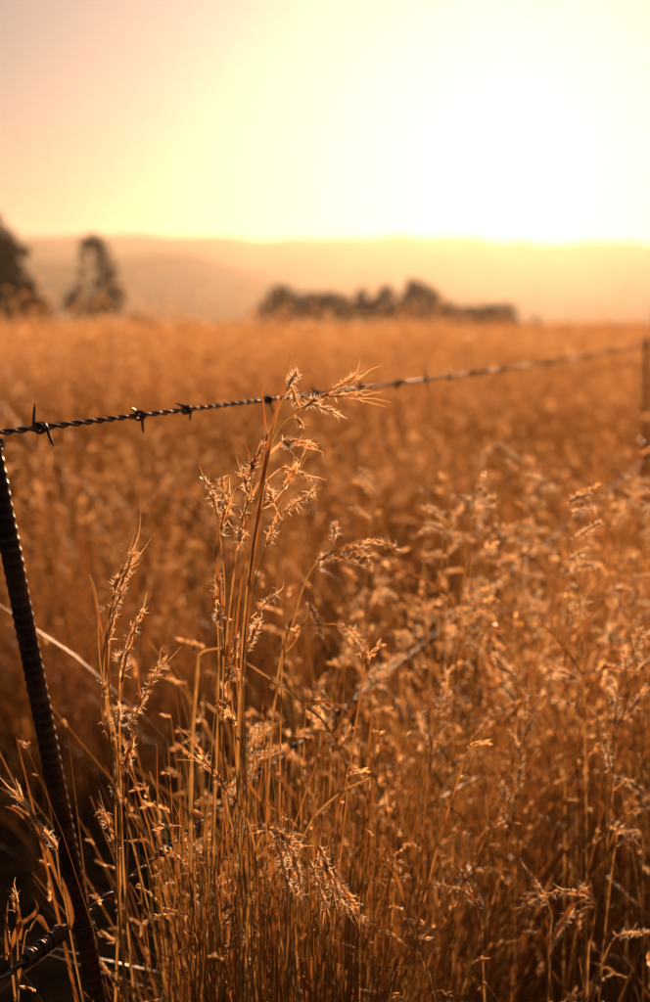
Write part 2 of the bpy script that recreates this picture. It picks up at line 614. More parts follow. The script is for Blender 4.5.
def rebar_post(label, top, foot):
    """ribbed steel bar driven into the ground"""
    top, foot = np.array(top), np.array(foot)
    ax = unit(top - foot)
    foot = foot - ax * (foot[2] / ax[2]) - ax * 0.12
    base = foot + ax * 0.12
    L_ = np.linalg.norm(top - foot)
    root = empty('fence_post', tuple(base))
    step, sides = 0.0011, 16
    n = int(L_ / step)
    s = np.arange(n) * step
    ang = np.arange(sides) * 2 * np.pi / sides
    # oblique ribs, two lengthwise seams
    side_k = np.where(np.sin(ang) >= 0, 1, -1)
    ph = (s[:, None] / 0.0098 + 0.30 * np.abs(np.cos(ang))[None, :] * side_k[None, :] + 0.5 * (side_k[None, :] > 0)) % 1.0
    rib = np.clip(1 - np.abs(ph - 0.5) * 3.4, 0, 1) ** 0.7
    seam = np.clip(1 - np.abs(np.sin(ang)) * 4, 0, 1)
    wear = 0.2 + 1.3 * vnoise(s[:, None] * 60, ang[None, :] * 0.8, 1.0, 9)
    rad = 0.0082 + 0.0010 * np.maximum(rib * wear, 0.55 * seam[None, :])
    rad[-3:] *= np.array([0.97, 0.9, 0.72])[:, None]
    mb = MB()
    mb.tube(foot[None, :] + ax[None, :] * s[:, None] - base, rad, sides)
    mb.build('bar', M_RUST, root)
    tag(root, label, 'fence post', 'fence posts')
    return root, base


def lean_foot(t, dx):
    return None


top1 = wire_at(TOP_A, t_post1) - Vector((0, 0, 0.004))
low1 = on_wire(81, 977)
ROOT1, b1 = rebar_post('leaning ribbed rusty steel post holding up the barbed wire', top1 + (top1 - low1).normalized() * 0.004, low1 + (low1 - top1))
off = Vector((WDIR.y, -WDIR.x, 0)) * 0.0
top2 = wire_at(TOP_A, t_post2)
ROOT2, b2 = rebar_post('blurred upright steel post at the far end of the barbed wire', top2 + Vector((0, 0, 0.03)), Vector((top2.x + 0.03, top2.y + .02, 0.2)))
top3 = wire_at(TOP_A, t_post1 + 2 * SPAN)
rebar_post('last steel post further along the fence line', top3 + Vector((0, 0, 0.03)), Vector((top3.x - 0.02, top3.y + .02, 0.2)))

WX = unit(WDIR)
WZ = np.array([0, 0, 1.0])
WY = np.cross(WZ, WX)
PITCH_W, R_ST, R_OFF = 0.044, 0.00145, 0.00150
T_END = t_post1 + 2 * SPAN + 0.02


def strand(A, phase, t0, t1):
    n = int((t1 - t0) / (PITCH_W / 9))
    n = min(n, 4200)
    t = np.linspace(t0, t1, n)
    c = np.array([wire_at(A, q) for q in t])
    jit = 0.35 * np.sin(t * 13.0) + 0.3 * np.sin(t * 31.0 + 1)
    a = t / PITCH_W * 2 * np.pi + phase + jit
    return c + R_OFF * (np.cos(a)[:, None] * WY + np.sin(a)[:, None] * WZ)


def make_barb(a0, tail_a, tail_b, turns=2.3, long=(0.022, 0.022), bend=(0.2, 0.4)):
    """short wire wound round the line with two pointed ends; tails: angles about the wire and slant along it"""
    rw, rc = 0.00135, 0.0042
    k = int(14 * turns)
    u = np.linspace(0, 1, k)
    a = a0 + (tail_b[0] - a0 if False else turns * 2 * np.pi) * u
    xs = (u - 0.5) * turns * 0.0030
    core = xs[:, None] * WX + rc * (np.cos(a)[:, None] * WY + np.sin(a)[:, None] * WZ)
    mb = MB()

    def tail(p, ang, slant, ln, bd):
        d = unit(math.cos(slant) * (math.cos(ang) * WY + math.sin(ang) * WZ) + math.sin(slant) * WX)
        o = np.cross(WX, d)
        return [p + d * ln * q + bd * ln * q * q * (WX * 0.7 + o * 0.3) for q in (0.25, 0.5, 0.75, 1.0)]
    ta = tail(core[0], *tail_a, long[0], bend[0])
    tb = tail(core[-1], *tail_b, long[1], bend[1])
    pts = np.concatenate([np.array(ta[::-1]), core, np.array(tb)])
    rad = np.full(len(pts), rw)
    rad[0] = rad[-1] = 0.0004
    rad[1] = rad[-2] = rw * 0.9
    mb.tube(pts, rad, 7)
    return mb.mesh('barb')


PI = math.pi
barb_shapes = [make_barb(0.3, (PI / 2, 0.04), (-PI / 2, 0.45), 2.4, (0.020, 0.021), (0.10, 0.45)),
               make_barb(1.2, (2.4, -1.15), (-PI / 2, 0.12), 2.5, (0.019, 0.014), (-0.1, 0.1)),
               make_barb(2.0, (0.1, 0.2), (-PI / 2, -0.25), 2.2, (0.016, 0.011), (0.3, -0.3))]
for k in range(7):
    a = R.uniform(0, 6.28)
    barb_shapes.append(make_barb(R.uniform(0, 6), (a, R.uniform(-0.6, 0.6)), (a + PI + R.uniform(-0.7, 0.7), R.uniform(-0.6, 0.6)), R.uniform(2, 2.8),
                                 (R.uniform(0.009, 0.018), R.uniform(0.009, 0.018)), (R.uniform(-0.3, 0.3), R.uniform(-0.3, 0.4))))


def barbed_wire(label, A, barb_ts, phase, group):
    root = empty('barbed_wire', tuple(A))
    for k in range(2):
        mb = MB()
        p = strand(A, phase + k * PI, -1.4, T_END)
        mb.tube(p, np.full(len(p), R_ST), 7)
        mb.build('strand', M_RUST, root, origin=A)
    for i, t in enumerate(barb_ts):
        me = barb_shapes[i] if (i < 3 and A is TOP_A) else barb_shapes[3 + R.randrange(len(barb_shapes) - 3)]
        b = link('barb', me, M_RUST, root)
        b.location = WDIR * t + Vector((0, 0, sag(t)))
        if not (i < 3 and A is TOP_A):
            b.rotation_mode = 'AXIS_ANGLE'
            b.rotation_axis_angle = (R.uniform(0, 6.28), *WX)
    tag(root, label, 'barbed wire', group)
    return root


bt = [(on_wire(q, 432) - TOP_A).dot(WDIR) for q in (40, 139, 186, 268, 316, 362, 397, 427, 450, 472, 485, 502, 548, 552, 588, 612, 634)]
t = bt[-1]
while t < T_END - 0.3:
    t += R.uniform(0.1, 0.24)
    bt.append(t)
barbed_wire('upper rusty twisted barbed wire stretched from the leaning post', TOP_A, bt, 0.6, 'fence wires')
bl = []
t = -1.3
while t < T_END - 0.3:
    t += R.uniform(0.12, 0.2)
    if not (-0.1 < t < 0.22):
        bl.append(t)
LW = barbed_wire('lower barbed wire sinking behind the thick grass', LOW_A, bl, 2.0, 'fence wires')

# wire wound tightly round the lower line, next to the leaning post
tl = (low1 - LOW_A).dot(WDIR)
mb = MB()
turns = 11
u = np.linspace(0, turns, turns * 14)
tt = tl - 0.034 - u * 0.0056 - 0.0012 * np.sin(u * 1.7) - 0.0008 * np.sin(u * 4.1)
cc = np.array([wire_at(LOW_A, q) for q in tt])
a = u * 2 * np.pi
cc = cc + (0.0052 + 0.0007 * np.sin(u * 2.3))[:, None] * (np.cos(a)[:, None] * WY + np.sin(a)[:, None] * WZ)
mb.tube(cc, np.full(len(cc), 0.0021), 7)
mb.build('tie_coil', M_RUST, LW, origin=LOW_A)
# tie loops that hold each line to the leaning post
for nm, A, tq in (('upper', TOP_A, t_post1), ('lower', LOW_A, tl)):
    mb = MB()
    u = np.linspace(0, 2.6, 40)
    c = np.array(wire_at(A, tq))
    a = u * 2 * np.pi
    c = c[None, :] + 0.0118 * (np.cos(a)[:, None] * WX + np.sin(a)[:, None] * WY) + WZ * ((u - 1.3) * 0.0034 - 0.008)[:, None]
    mb.tube(c, np.full(len(c), 0.0012), 6)
    mb.build('tie_loop', M_RUST, ROOT1, origin=b1)

# ------------------------------------------------------------------ grass plants one can pick out
def perp(d, rg):
    v = np.cross(d, rg.normal(size=3))
    return unit(v)


def lens(mb, p, d, ln, wd, s, m=0):
    """one spikelet: a pointed, slightly inflated husk of two crossed faces"""
    o = np.cross(d, s)
    for q in (s, o):
        v = [p, p + d * ln * 0.4 - q * wd / 2, p + d * ln, p + d * ln * 0.4 + q * wd / 2]
        mb.add(v, [[0, 1, 2, 3]], m)


def raceme(p, d, ln, rg, fluff=1.0, awn=1.0, arc=0.3):
    """a spike of overlapping husks with awns; returns husk builder and hair builder"""
    hb, wb = MB(), MB()
    d = unit(d)
    down = np.array([0, 0, -1.0])
    n = max(5, int(ln / 0.0036))
    side = perp(d, rg)
    axis = []
    q, dd = np.array(p, float), d.copy()
    for i in range(n + 1):
        axis.append(q.copy())
        dd = unit(dd + down * arc / n)
        q = q + dd * ln / n
    axis = np.array(axis)
    hb.tube(axis, np.linspace(0.0006, 0.0003, len(axis)), 4)
    for i in range(n):
        dd = unit(axis[i + 1] - axis[i])
        sd = side if i % 2 == 0 else -side
        sd = unit(sd + 0.5 * rg.normal(size=3))
        sd = unit(sd - dd * np.dot(sd, dd))
        e = unit(dd + sd * (0.22 + 0.18 * rg.random()))
        L_ = 0.0078 * (0.8 + 0.4 * rg.random())
        lens(hb, axis[i] + sd * 0.0006, e, L_, 0.0034 * (0.8 + 0.4 * rg.random()), perp(e, rg))
        if rg.random() < 0.55 * awn:
            al = (0.010 + 0.016 * rg.random()) * awn
            e2 = unit(e + dd * 0.5 + 0.16 * rg.normal(size=3))
            s0 = axis[i] + e * L_ * 0.9
            pts = [s0, s0 + e2 * al * 0.5, s0 + unit(e2 + 0.2 * rg.normal(size=3)) * al]
            hb.ribbon(pts, [0.0008, 0.0006, 0.0003], perp(e2, rg))
        k = int(9 * fluff)
        for _ in range(k):
            b0 = axis[i] + e * L_ * rg.random() * 0.7
            hd = unit(e * 0.5 + rg.normal(size=3) * 0.8)
            hl = 0.0034 + 0.0056 * rg.random()
            wb.ribbon([b0, b0 + hd * hl * 0.55, b0 + unit(hd + rg.normal(size=3) * 0.28) * hl], [0.00062, 0.0005, 0.0002], perp(hd, rg))
    return hb, wb, axis


class Plant:
    def __init__(self, label, base, cat='grass', group=None, seed=0, name='grass_plant'):
        self.rg = np.random.default_rng(seed)
        self.base = np.array(base, float)
        self.root = empty(name, tuple(self.base))
        self.line = []
        tag(self.root, label, cat, group)

    def stem(self, pts, r0=0.0012, r1=0.0005, n=26):
        p = spline(pts, n)
        mb = MB()
        rad = np.linspace(r0, r1, n)
        for k in range(5, n - 3, 7):
            rad[k] *= 1.35
        mb.shell(p, rad * 1.1, self.rg.uniform(0, 2 * np.pi))
        mb.build('stem', M_STEM, self.root, origin=self.base)
        self.line.append(spline(pts, n * 6))
        return p

    def leaf(self, pts, wd=0.0035, n=14):
        p = spline(pts, n)
        u = np.linspace(0, 1, n)
        ww = wd * np.minimum(1, 0.35 + u * 4) * np.clip(1 - u, 0.0, 1) ** 0.6 + 0.0002
        d = unit(p[-1] - p[0])
        s = unit(np.cross(d, self.rg.normal(size=3) * np.array([0.5, 1.0, 0.5])))
        tw = self.rg.uniform(-1.2, 1.2)
        o = np.cross(d, s)
        ss = np.array([s * math.cos(tw * q) + o * math.sin(tw * q) for q in u])
        oo = np.cross(d, ss)
        mb = MB()
        mb.fold(p, ww, ss, oo)
        mb.build('leaf', M_GRASS, self.root, origin=self.base)

    def head(self, p, d, ln=0.03, fluff=1.0, awn=1.0, arc=0.3):
        hb, wb, ax = raceme(p, d, ln, self.rg, fluff, awn, arc)
        if self.line:                                    # the thread-like stalklet that joins it to its stem
            L_ = np.concatenate(self.line)
            p_ = np.asarray(p, float)
            gap = np.linalg.norm(L_ - p_, axis=1)
            cost = gap + 3.0 * np.clip(L_[:, 2] - p_[2] + 0.6 * gap, 0, None)
            q_ = L_[int(np.argmin(cost))]
            g_ = np.linalg.norm(q_ - p_)
            if g_ > 0.0012:
                hb.shell(spline([q_, (q_ + p_) / 2 + np.array([0, 0, -0.10 * g_]) - unit(d) * 0.12 * g_, p_, p_ + unit(d) * 0.002], 8), np.linspace(0.0006, 0.00045, 8), self.rg.uniform(0, 6.28), 4)
        h = hb.build('seed_head', M_PALE if fluff > 0.35 else M_SEED, self.root, origin=self.base, smooth=False)
        if fluff > 0 and wb.n:
            wb.build('hairs', M_HAIR, h, origin=self.base)

    def pair(self, p, d, ln=0.028, fluff=1.0, awn=1.0, spread=0.45, spathe=True, arc=0.2):
        """two racemes out of one narrow sheath leaf"""
        d = unit(d)
        s = unit(np.cross(d, np.array([0, 1, 0]) + 0.3 * self.rg.normal(size=3)))
        a, b = unit(d + s * spread * 0.5), unit(d - s * spread * 0.5)
        self.head(p, a, ln, fluff, awn, arc)
        self.head(p, b, ln * 0.85, fluff, awn, arc)
        if spathe:
            q = np.asarray(p) - d * 0.022
            self.leaf([q, np.asarray(p) + s * 0.001, np.asarray(p) + unit(d - s * 0.2) * 0.022], 0.0026, 8)


def px3(pts, d):
    """list of (photo x, photo y[, depth offset])"""
    return [np.array(P(q[0], q[1], d + (q[2] if len(q) > 2 else 0.0))) for q in pts]


def dirpx(a, b, d, dz=0.0):
    return unit(np.array(P(b[0], b[1], d + dz)) - np.array(P(a[0], a[1], d)))


def plant_at(label, foot, d, **k):
    """foot: photo column where the plant goes down; base set on the ground under it"""
    q = P(foot[0], foot[1], d)
    return Plant(label, (q.x, q.y, float(ground_z(q.x, q.y))), **k)


def to_ground(pl, pts, k=0.5):
    """prepend the hidden lower part of a stem down to the plant's base"""
    p0, p1 = pts[0], pts[1]
    b = pl.base + np.array([pl.rg.normal() * 0.012, pl.rg.normal() * 0.012, 0])
    d = unit(p0 - p1)
    m = p0 + d * (p0[2] - b[2]) * 0.35
    m = m * (1 - k) + np.array([b[0], b[1], m[2]]) * k
    return [b, m] + pts


HP = []      # the hero plants
# the tall stalk in focus
d = 1.17
A = plant_at('tallest grass plant with pale fluffy seed heads crossing in front of the barbed wire', (240, 990), d, seed=101)
A.stem(to_ground(A, px3([(241, 900), (238, 760), (241, 680), (248, 583), (258, 519), (266, 468), (276, 418), (286, 392), (291, 382)], d)), 0.0018, 0.0006, 44)
A.stem(px3([(249, 585), (262, 500), (270, 450), (282, 424), (309, 404), (325, 395)], d), 0.0011, 0.0006)
A.stem(to_ground(A, px3([(246, 900), (224, 780), (224, 655), (225, 587), (221, 536), (216, 500), (209, 484)], d + 0.01)), 0.0014, 0.0005, 36)
A.stem(px3([(224, 655), (233, 580), (239, 533), (248, 505), (258, 448), (271, 430)], d + 0.01), 0.0010, 0.0005)
A.stem(to_ground(A, px3([(215, 900), (217, 760), (219, 655), (216, 590), (219, 545), (228, 505), (227, 490)], d + 0.02)), 0.0011, 0.0005, 32)
A.stem(to_ground(A, px3([(250, 920), (246, 800), (244, 690), (252, 600), (262, 556), (283, 520)], d + 0.005)), 0.0012, 0.0005, 32)
A.leaf(px3([(244, 660), (252, 560), (262, 480), (276, 410), (285, 378), (291, 354)], d), 0.0028, 20)
A.leaf(px3([(258, 500), (266, 450), (264, 410), (262, 390), (266, 376)], d), 0.0022)
A.leaf(px3([(241, 690), (248, 610), (257, 545), (264, 500), (270, 470)], d - 0.01), 0.0030)
A.leaf(px3([(238, 700), (236, 640), (240, 590), (247, 540), (246, 505)], d + 0.01), 0.0026)
A.leaf(px3([(225, 640), (221, 590), (216, 560), (218, 530)], d + 0.01), 0.0034)
A.leaf(px3([(228, 700), (230, 640), (236, 600), (246, 580)], d), 0.0034)
A.leaf(px3([(252, 470), (250, 455), (246, 445), (243, 437)], d), 0.0018)
for a_, b_, ln, fl, aw in (((289, 386), (297, 372), 0.012, 2.6, 0.3), ((292, 389), (298, 408), 0.016, 1.2, 0.3), ((324, 395), (350, 378), 0.034, 0.5, 0.9), ((322, 396), (350, 394), 0.034, 0.4, 1.3),
                           ((311, 404), (330, 410), 0.026, 1.8, 0.9), ((306, 406), (316, 398), 0.010, 2.2, 0.3), ((297, 415), (301, 425), 0.010, 0.6, 0.3), ((287, 440), (312, 444), 0.026, 0.5, 0.6), ((284, 440), (291, 444), 0.008, 3.0, 0.2),
                           ((281, 468), (304, 474), 0.028, 0.8, 0.8), ((283, 490), (298, 462), 0.030, 0.4, 1.0), ((284, 512), (306, 495), 0.032, 0.9, 1.3), ((274, 503), (270, 492), 0.012, 2.4, 0.3),
                           ((266, 545), (276, 522), 0.022, 1.0, 0.7), ((247, 492), (243, 466), 0.020, 1.2, 0.6), ((250, 470), (266, 436), 0.034, 0.3, 0.7), ((246, 484), (254, 462), 0.022, 0.8, 0.6),
                           ((217, 502), (206, 478), 0.024, 1.1, 0.8), ((219, 520), (212, 495), 0.024, 0.8, 0.6), ((228, 505), (222, 482), 0.022, 0.8, 0.8), ((221, 536), (224, 508), 0.022, 0.7, 0.6), ((228, 520), (229, 490), 0.024, 0.5, 0.6),
                           ((241, 520), (252, 494), 0.024, 0.4, 0.6), ((241, 538), (247, 510), 0.024, 0.4, 0.5), ((239, 545), (240, 530), 0.010, 2.2, 0.2), ((257, 612), (272, 597), 0.022, 1.3, 0.6), ((252, 640), (258, 622), 0.016, 2.0, 0.4),
                           ((217, 600), (218, 575), 0.018, 1.0, 0.4), ((216, 622), (219, 614), 0.010, 2.2, 0.2), ((247, 650), (256, 625), 0.018, 1.2, 0.4), ((232, 660), (238, 630), 0.020, 0.7, 0.5), ((228, 680), (236, 650), 0.022, 0.6, 0.6)):
    A.head(np.array(P(*a_, d + 0.004)), dirpx(a_, b_, d, A.rg.uniform(-0.01, 0.01)), ln, fl, aw, 0.15)

# the plant between the leaning post and the tall stalk
d = 1.18
B = plant_at('bushy grass plant with upright seed heads between the leaning post and the tall stalk', (120, 990), d, seed=102)
for pts in ([(118, 900), (114, 760), (104, 690), (105, 646), (114, 595), (124, 566), (129, 557)], [(120, 900), (112, 740), (100, 661), (98, 609), (94, 585), (89, 574)],
            [(124, 880), (120, 760), (120, 680), (127, 645), (132, 628), (138, 616)], [(126, 900), (128, 780), (134, 720), (150, 685), (158, 668)], [(117, 960), (121, 850), (116, 740), (108, 700), (110, 640), (118, 610)]):
    B.stem(to_ground(B, px3(pts, d + B.rg.uniform(-0.01, 0.015))), 0.0014, 0.0005, 32)
for pts in ([(105, 650), (103, 640), (98, 612), (90, 575)], [(117, 731), (110, 690), (108, 640), (120, 600)], [(118, 760), (108, 735), (103, 715), (101, 700)], [(112, 810), (104, 790), (98, 775), (103, 770)],
            [(120, 840), (112, 820), (105, 812), (95, 812)], [(122, 780), (130, 750), (134, 735), (130, 720)], [(120, 700), (126, 660), (134, 640), (138, 596)], [(124, 800), (121, 770), (112, 740), (104, 728)], [(140, 705), (138, 680), (137, 650)]):
    B.leaf(px3(pts, d), 0.0034)
for a_, b_, ln, fl, aw in (((116, 596), (130, 560), 0.034, 0.4, 1.6), ((121, 585), (134, 552), 0.030, 0.5, 1.6), ((113, 612), (122, 590), 0.022, 1.3, 0.6), ((109, 640), (116, 605), 0.028, 0.6, 0.5), ((114, 590), (118, 578), 0.010, 1.8, 0.3),
                           ((131, 640), (142, 612), 0.028, 0.5, 1.3), ((126, 655), (132, 628), 0.024, 0.8, 0.5), ((121, 682), (128, 650), 0.026, 0.6, 0.5), ((119, 665), (121, 655), 0.008, 2.4, 0.2), ((148, 690), (160, 664), 0.030, 0.5, 1.2),
                           ((140, 705), (148, 690), 0.014, 0.9, 0.4), ((117, 724), (119, 708), 0.014, 2.6, 0.2), ((128, 726), (137, 706), 0.016, 2.0, 0.2), ((111, 734), (106, 722), 0.012, 1.5, 0.5), ((124, 765), (130, 740), 0.02, 0.9, 0.4),
                           ((118, 800), (113, 780), 0.018, 1.0, 1.0), ((110, 828), (103, 814), 0.014, 0.8, 1.2), ((120, 855), (112, 838), 0.018, 0.7, 0.8), ((128, 770), (134, 735), 0.026, 0.8, 0.5), ((104, 700), (106, 680), 0.014, 0.6, 0.4)):
    B.head(np.array(P(*a_, d + 0.003)), dirpx(a_, b_, d, B.rg.uniform(-0.01, 0.01)), ln, fl, aw, 0.1)

# nodding one past the tall stalk
d = 1.36
C = plant_at('slender nodding grass stalk with two drooping seed branches just past the tallest plant', (268, 960), d, seed=103)
C.stem(to_ground(C, px3([(268, 800), (278, 675), (292, 627), (305, 583), (319, 561), (346, 546), (362, 540)], d)), 0.0013, 0.0006, 36)
C.stem(px3([(290, 634), (308, 627), (329, 624), (345, 626), (356, 634)], d), 0.0008, 0.0005)
C.stem(px3([(283, 655), (296, 640), (306, 618), (311, 606)], d), 0.0008, 0.0005)
for a_, b_, ln, fl, aw in (((362, 540), (392, 539), 0.034, 0.7, 0.9), ((352, 545), (373, 560), 0.028, 1.0, 0.5), ((333, 556), (360, 559), 0.034, 0.8, 0.5), ((333, 540), (335, 524), 0.016, 2.2, 0.5), ((318, 562), (330, 550), 0.014, 2.0, 0.3),
                           ((346, 626), (372, 648), 0.038, 1.1, 0.4), ((309, 602), (322, 628), 0.034, 1.2, 0.3), ((345, 549), (358, 545), 0.02, 0.9, 0.3)):
    C.head(np.array(P(*a_, d)), dirpx(a_, b_, d), ln, fl, aw, 0.5)
C.leaf(px3([(283, 655), (290, 640), (300, 628), (309, 618)], d), 0.004)

# snapped straw
d = 1.25
S_ = plant_at('bare straw snapped over at right angles beside the tallest plant', (194, 960), d, seed=104)
S_.stem(to_ground(S_, px3([(191, 860), (192, 752), (197, 680), (198.5, 656)], d)), 0.0019, 0.0016, 24)
S_.stem(px3([(198.5, 656), (205, 651), (222, 648)], d), 0.0017, 0.0014, 8)
d = 1.3
S2 = plant_at('long straw leaning across from the tallest plant down into the thick grass', (352, 960), d + 0.25, seed=105)
S2.stem(to_ground(S2, px3([(352, 800, 0.22), (332, 735, 0.12), (302, 703, 0.02), (275, 682), (248, 664), (238, 655)], d)), 0.0013, 0.0012, 30)
S2.leaf(px3([(302, 703), (320, 701), (338, 704), (352, 714)], d), 0.004)

# beside and left of the leaning post
d = 1.14
M1 = plant_at('grass stalk with a bright bristly seed head leaning on the steel post', (70, 985), d, seed=106)
M1.stem(to_ground(M1, px3([(69, 925), (60, 880), (56, 850), (48, 838)], d)), 0.0013, 0.0006)
for a_, b_, ln, fl, aw in (((56, 848), (35, 820), 0.036, 0.9, 0.8), ((40, 822), (14, 790), 0.034, 0.6, 1.5), ((57, 850), (48, 835), 0.018, 1.2, 0.4)):
    M1.head(np.array(P(*a_, d)), dirpx(a_, b_, d), ln, fl, aw, 0.05)
M1.leaf(px3([(58, 880), (48, 850), (34, 830), (18, 812), (4, 806)], d), 0.0036, 18)
M1.leaf(px3([(52, 830), (48, 800), (42, 780), (33, 767)], d), 0.003)
M1.leaf(px3([(70, 930), (72, 915), (66, 890), (60, 874)], d), 0.005)
d = 1.2
N1 = plant_at('short pale grass tuft by the wound wire coil at the post foot', (18, 990), d, seed=107)
for pts in ([(18, 960), (17, 920), (15, 895)], [(22, 960), (30, 930), (37, 918)], [(12, 965), (8, 930), (4, 915)]):
    N1.stem(to_ground(N1, px3(pts, d)), 0.0014, 0.0006)
for pts in ([(10, 950), (20, 925), (34, 915), (38, 905), (30, 893)], [(6, 960), (5, 930), (8, 900)], [(38, 915), (44, 925), (50, 934)], [(20, 940), (17, 910), (14, 892)]):
    N1.leaf(px3(pts, d), 0.006)
N1.head(np.array(P(17, 915, d)), dirpx((17, 915), (14, 890), d), 0.02, 0.6, 0.4)

# twigs and drooping heads in the thick grass below the tall stalk
d = 1.16
K1 = plant_at('dark wiry stalk bent sideways with a sharp kink above the thick grass', (290, 985), d, seed=108)
K1.stem(to_ground(K1, px3([(290, 900), (298, 853), (306, 832), (319, 812), (342, 792), (360, 783), (371, 778)], d)), 0.0012, 0.0009, 34)
K1.leaf(px3([(371, 779), (372, 790), (368, 830), (362, 880)], d), 0.0024)
K2 = plant_at('drooping grass stalk with heavy hairy seed tassels in the thick grass', (250, 990), 1.13, seed=109)
d = 1.13
K2.stem(to_ground(K2, px3([(246, 960), (252, 880), (258, 845), (268, 830), (278, 832)], d)), 0.0013, 0.0006)
K2.stem(px3([(252, 880), (270, 842), (300, 835), (320, 850), (328, 868)], d), 0.0010, 0.0005)
for a_, b_, ln, fl, aw in (((268, 829), (290, 836), 0.030, 1.6, 0.6), ((282, 834), (300, 868), 0.040, 1.7, 0.8), ((276, 842), (290, 880), 0.040, 1.4, 0.8), ((292, 848), (303, 888), 0.040, 1.2, 1.0), ((318, 846), (334, 885), 0.040, 1.6, 0.8),
                           ((326, 866), (345, 900), 0.044, 1.2, 1.0), ((312, 866), (326, 900), 0.036, 1.0, 1.0), ((340, 885), (360, 910), 0.036, 0.9, 0.8)):
    K2.head(np.array(P(*a_, d)), dirpx(a_, b_, d), ln, fl, aw, 0.5)
d = 1.17
L1 = plant_at('thin twig like stalk leaning against the base of the tallest plant', (262, 980), d, seed=110)
L1.stem(to_ground(L1, px3([(258, 860), (240, 808), (222, 782), (206, 762)], d)), 0.0011, 0.0006)
for a_, b_, ln, fl, aw in (((222, 783), (201, 754), 0.034, 0.4, 1.8), ((236, 802), (216, 778), 0.026, 0.5, 0.8)):
    L1.head(np.array(P(*a_, d)), dirpx(a_, b_, d), ln, fl, aw, 0.05)
L1.leaf(px3([(244, 776), (262, 800), (285, 815), (300, 830)], d), 0.004)

# plants on the sunny side
def simple(label, d, stems, heads, leaves=(), seed=0, r=0.0013, arc=0.35, group=None, wd=0.004):
    pl = plant_at(label, (stems[0][0][0], 985), d, seed=seed, group=group)
    for k, s in enumerate(stems):
        q = px3(s, d)
        pl.stem(to_ground(pl, q) if k == 0 or s[0][1] > 930 else q, r if k == 0 else r * 0.75, 0.0005, 30)
    for h in heads:
        a_, b_ = h[0], h[1]
        ln = h[2] if len(h) > 2 else 0.028
        fl = h[3] if len(h) > 3 else 1.0
        pl.head(np.array(P(*a_, d)), dirpx(a_, b_, d), ln, fl, h[4] if len(h) > 4 else 0.7, arc)
    for l in leaves:
        pl.leaf(px3(l, d), wd)
    return pl


simple('tall upright stalk with many loose seed heads near the far fence post', 1.46,
       [[(588, 968), (606, 853), (604, 776), (612, 745), (618, 700), (632, 655), (640, 640)], [(606, 850), (612, 800), (616, 745), (612, 720)], [(602, 965), (618, 830), (632, 812), (648, 800)], [(615, 740), (632, 690), (646, 665)]],
       [((632, 660), (638, 632), .034, 1), ((638, 648), (650, 632), .03, .8), ((626, 672), (624, 645), .026, 1.2), ((618, 700), (612, 678), .026, 1.2), ((636, 672), (648, 660), .03, 1), ((613, 705), (610, 692), .016, 2.2), ((614, 725), (616, 710), .018, 2.2),
        ((609, 768), (608, 756), .02, 2.4), ((614, 778), (632, 782), .034, 1.8), ((628, 780), (640, 788), .022, 1.8), ((611, 820), (620, 826), .02, 2.0), ((622, 842), (628, 834), .018, 2), ((636, 812), (648, 802), .03, 1.4), ((622, 720), (634, 702), .03, .8), ((632, 712), (642, 690), .03, .8), ((608, 740), (600, 720), .03, .8)],
       [[(606, 850), (600, 810), (602, 780), (606, 768)], [(606, 855), (622, 820), (636, 790), (640, 770)]], seed=201)
simple('arching stalk bowed over with its tip hanging near the grass tops', 1.34,
       [[(588, 968), (592, 935), (596, 905), (588, 893), (569, 891), (552, 893)]], [((560, 892), (530, 900), .04, .5), ((590, 895), (574, 890), .026, .9), ((594, 903), (586, 890), .02, 1)],
       [[(596, 910), (588, 900), (574, 905), (562, 925), (553, 942)]], seed=202)
simple('short stalk with spiky upright tip under the arching one', 1.36,
       [[(550, 965), (551, 930), (552, 915), (545, 898), (540, 890)]], [((545, 898), (535, 880), .026, .5, 1.4), ((552, 935), (570, 912), .034, .8), ((548, 905), (543, 895), .018, 1.5), ((552, 950), (558, 935), .02, .8)],
       [[(552, 940), (562, 920), (572, 905)]], seed=203)
simple('forked straw with two pale tips standing low in the shade', 1.33,
       [[(483, 968), (482, 930), (479, 911), (473, 900), (462, 891)]], [((464, 892), (442, 882), .03, .8), ((472, 898), (461, 868), .034, .5), ((477, 908), (470, 896), .02, 1.4)], [[(480, 920), (478, 905), (470, 890), (459, 866)]], seed=204)
simple('straight stalk with a folded leaf at its shoulder and loose seeds above', 1.5,
       [[(470, 968), (490, 911), (502, 868), (512, 820), (516, 790), (524, 740), (527, 718)]], [((514, 806), (506, 790), .03, 1.6), ((517, 790), (520, 772), .024, 2), ((522, 760), (516, 742), .03, 1), ((526, 735), (534, 715), .03, 1), ((525, 722), (526, 700), .03, .8), ((510, 828), (504, 812), .02, 1.6)],
       [[(498, 880), (504, 850), (513, 822), (521, 818), (530, 830), (540, 848)]], seed=205, wd=0.006)
simple('tall thin stalk with seed heads bending towards the sun in mid field', 1.56,
       [[(404, 960), (413, 872), (423, 807), (431, 745), (438, 712), (444, 690)]], [((438, 716), (442, 694), .03, 1.2), ((441, 708), (458, 682), .036, 1), ((432, 745), (424, 725), .026, 1.6), ((428, 770), (444, 740), .034, 1.2), ((430, 752), (446, 714), .034, .6), ((444, 694), (446, 676), .026, .8), ((436, 722), (470, 690), .036, .5)],
       [[(412, 880), (408, 840), (418, 800), (424, 780)], [(415, 860), (422, 830), (430, 800)]], seed=206, wd=0.006)
simple('thick leaning straw crossing the shade at a slant', 1.22, [[(434, 992), (427, 972), (415, 935), (404, 907), (396, 888)]], [], [[(404, 907), (398, 880), (386, 862), (378, 850)]], seed=207, r=0.0018)
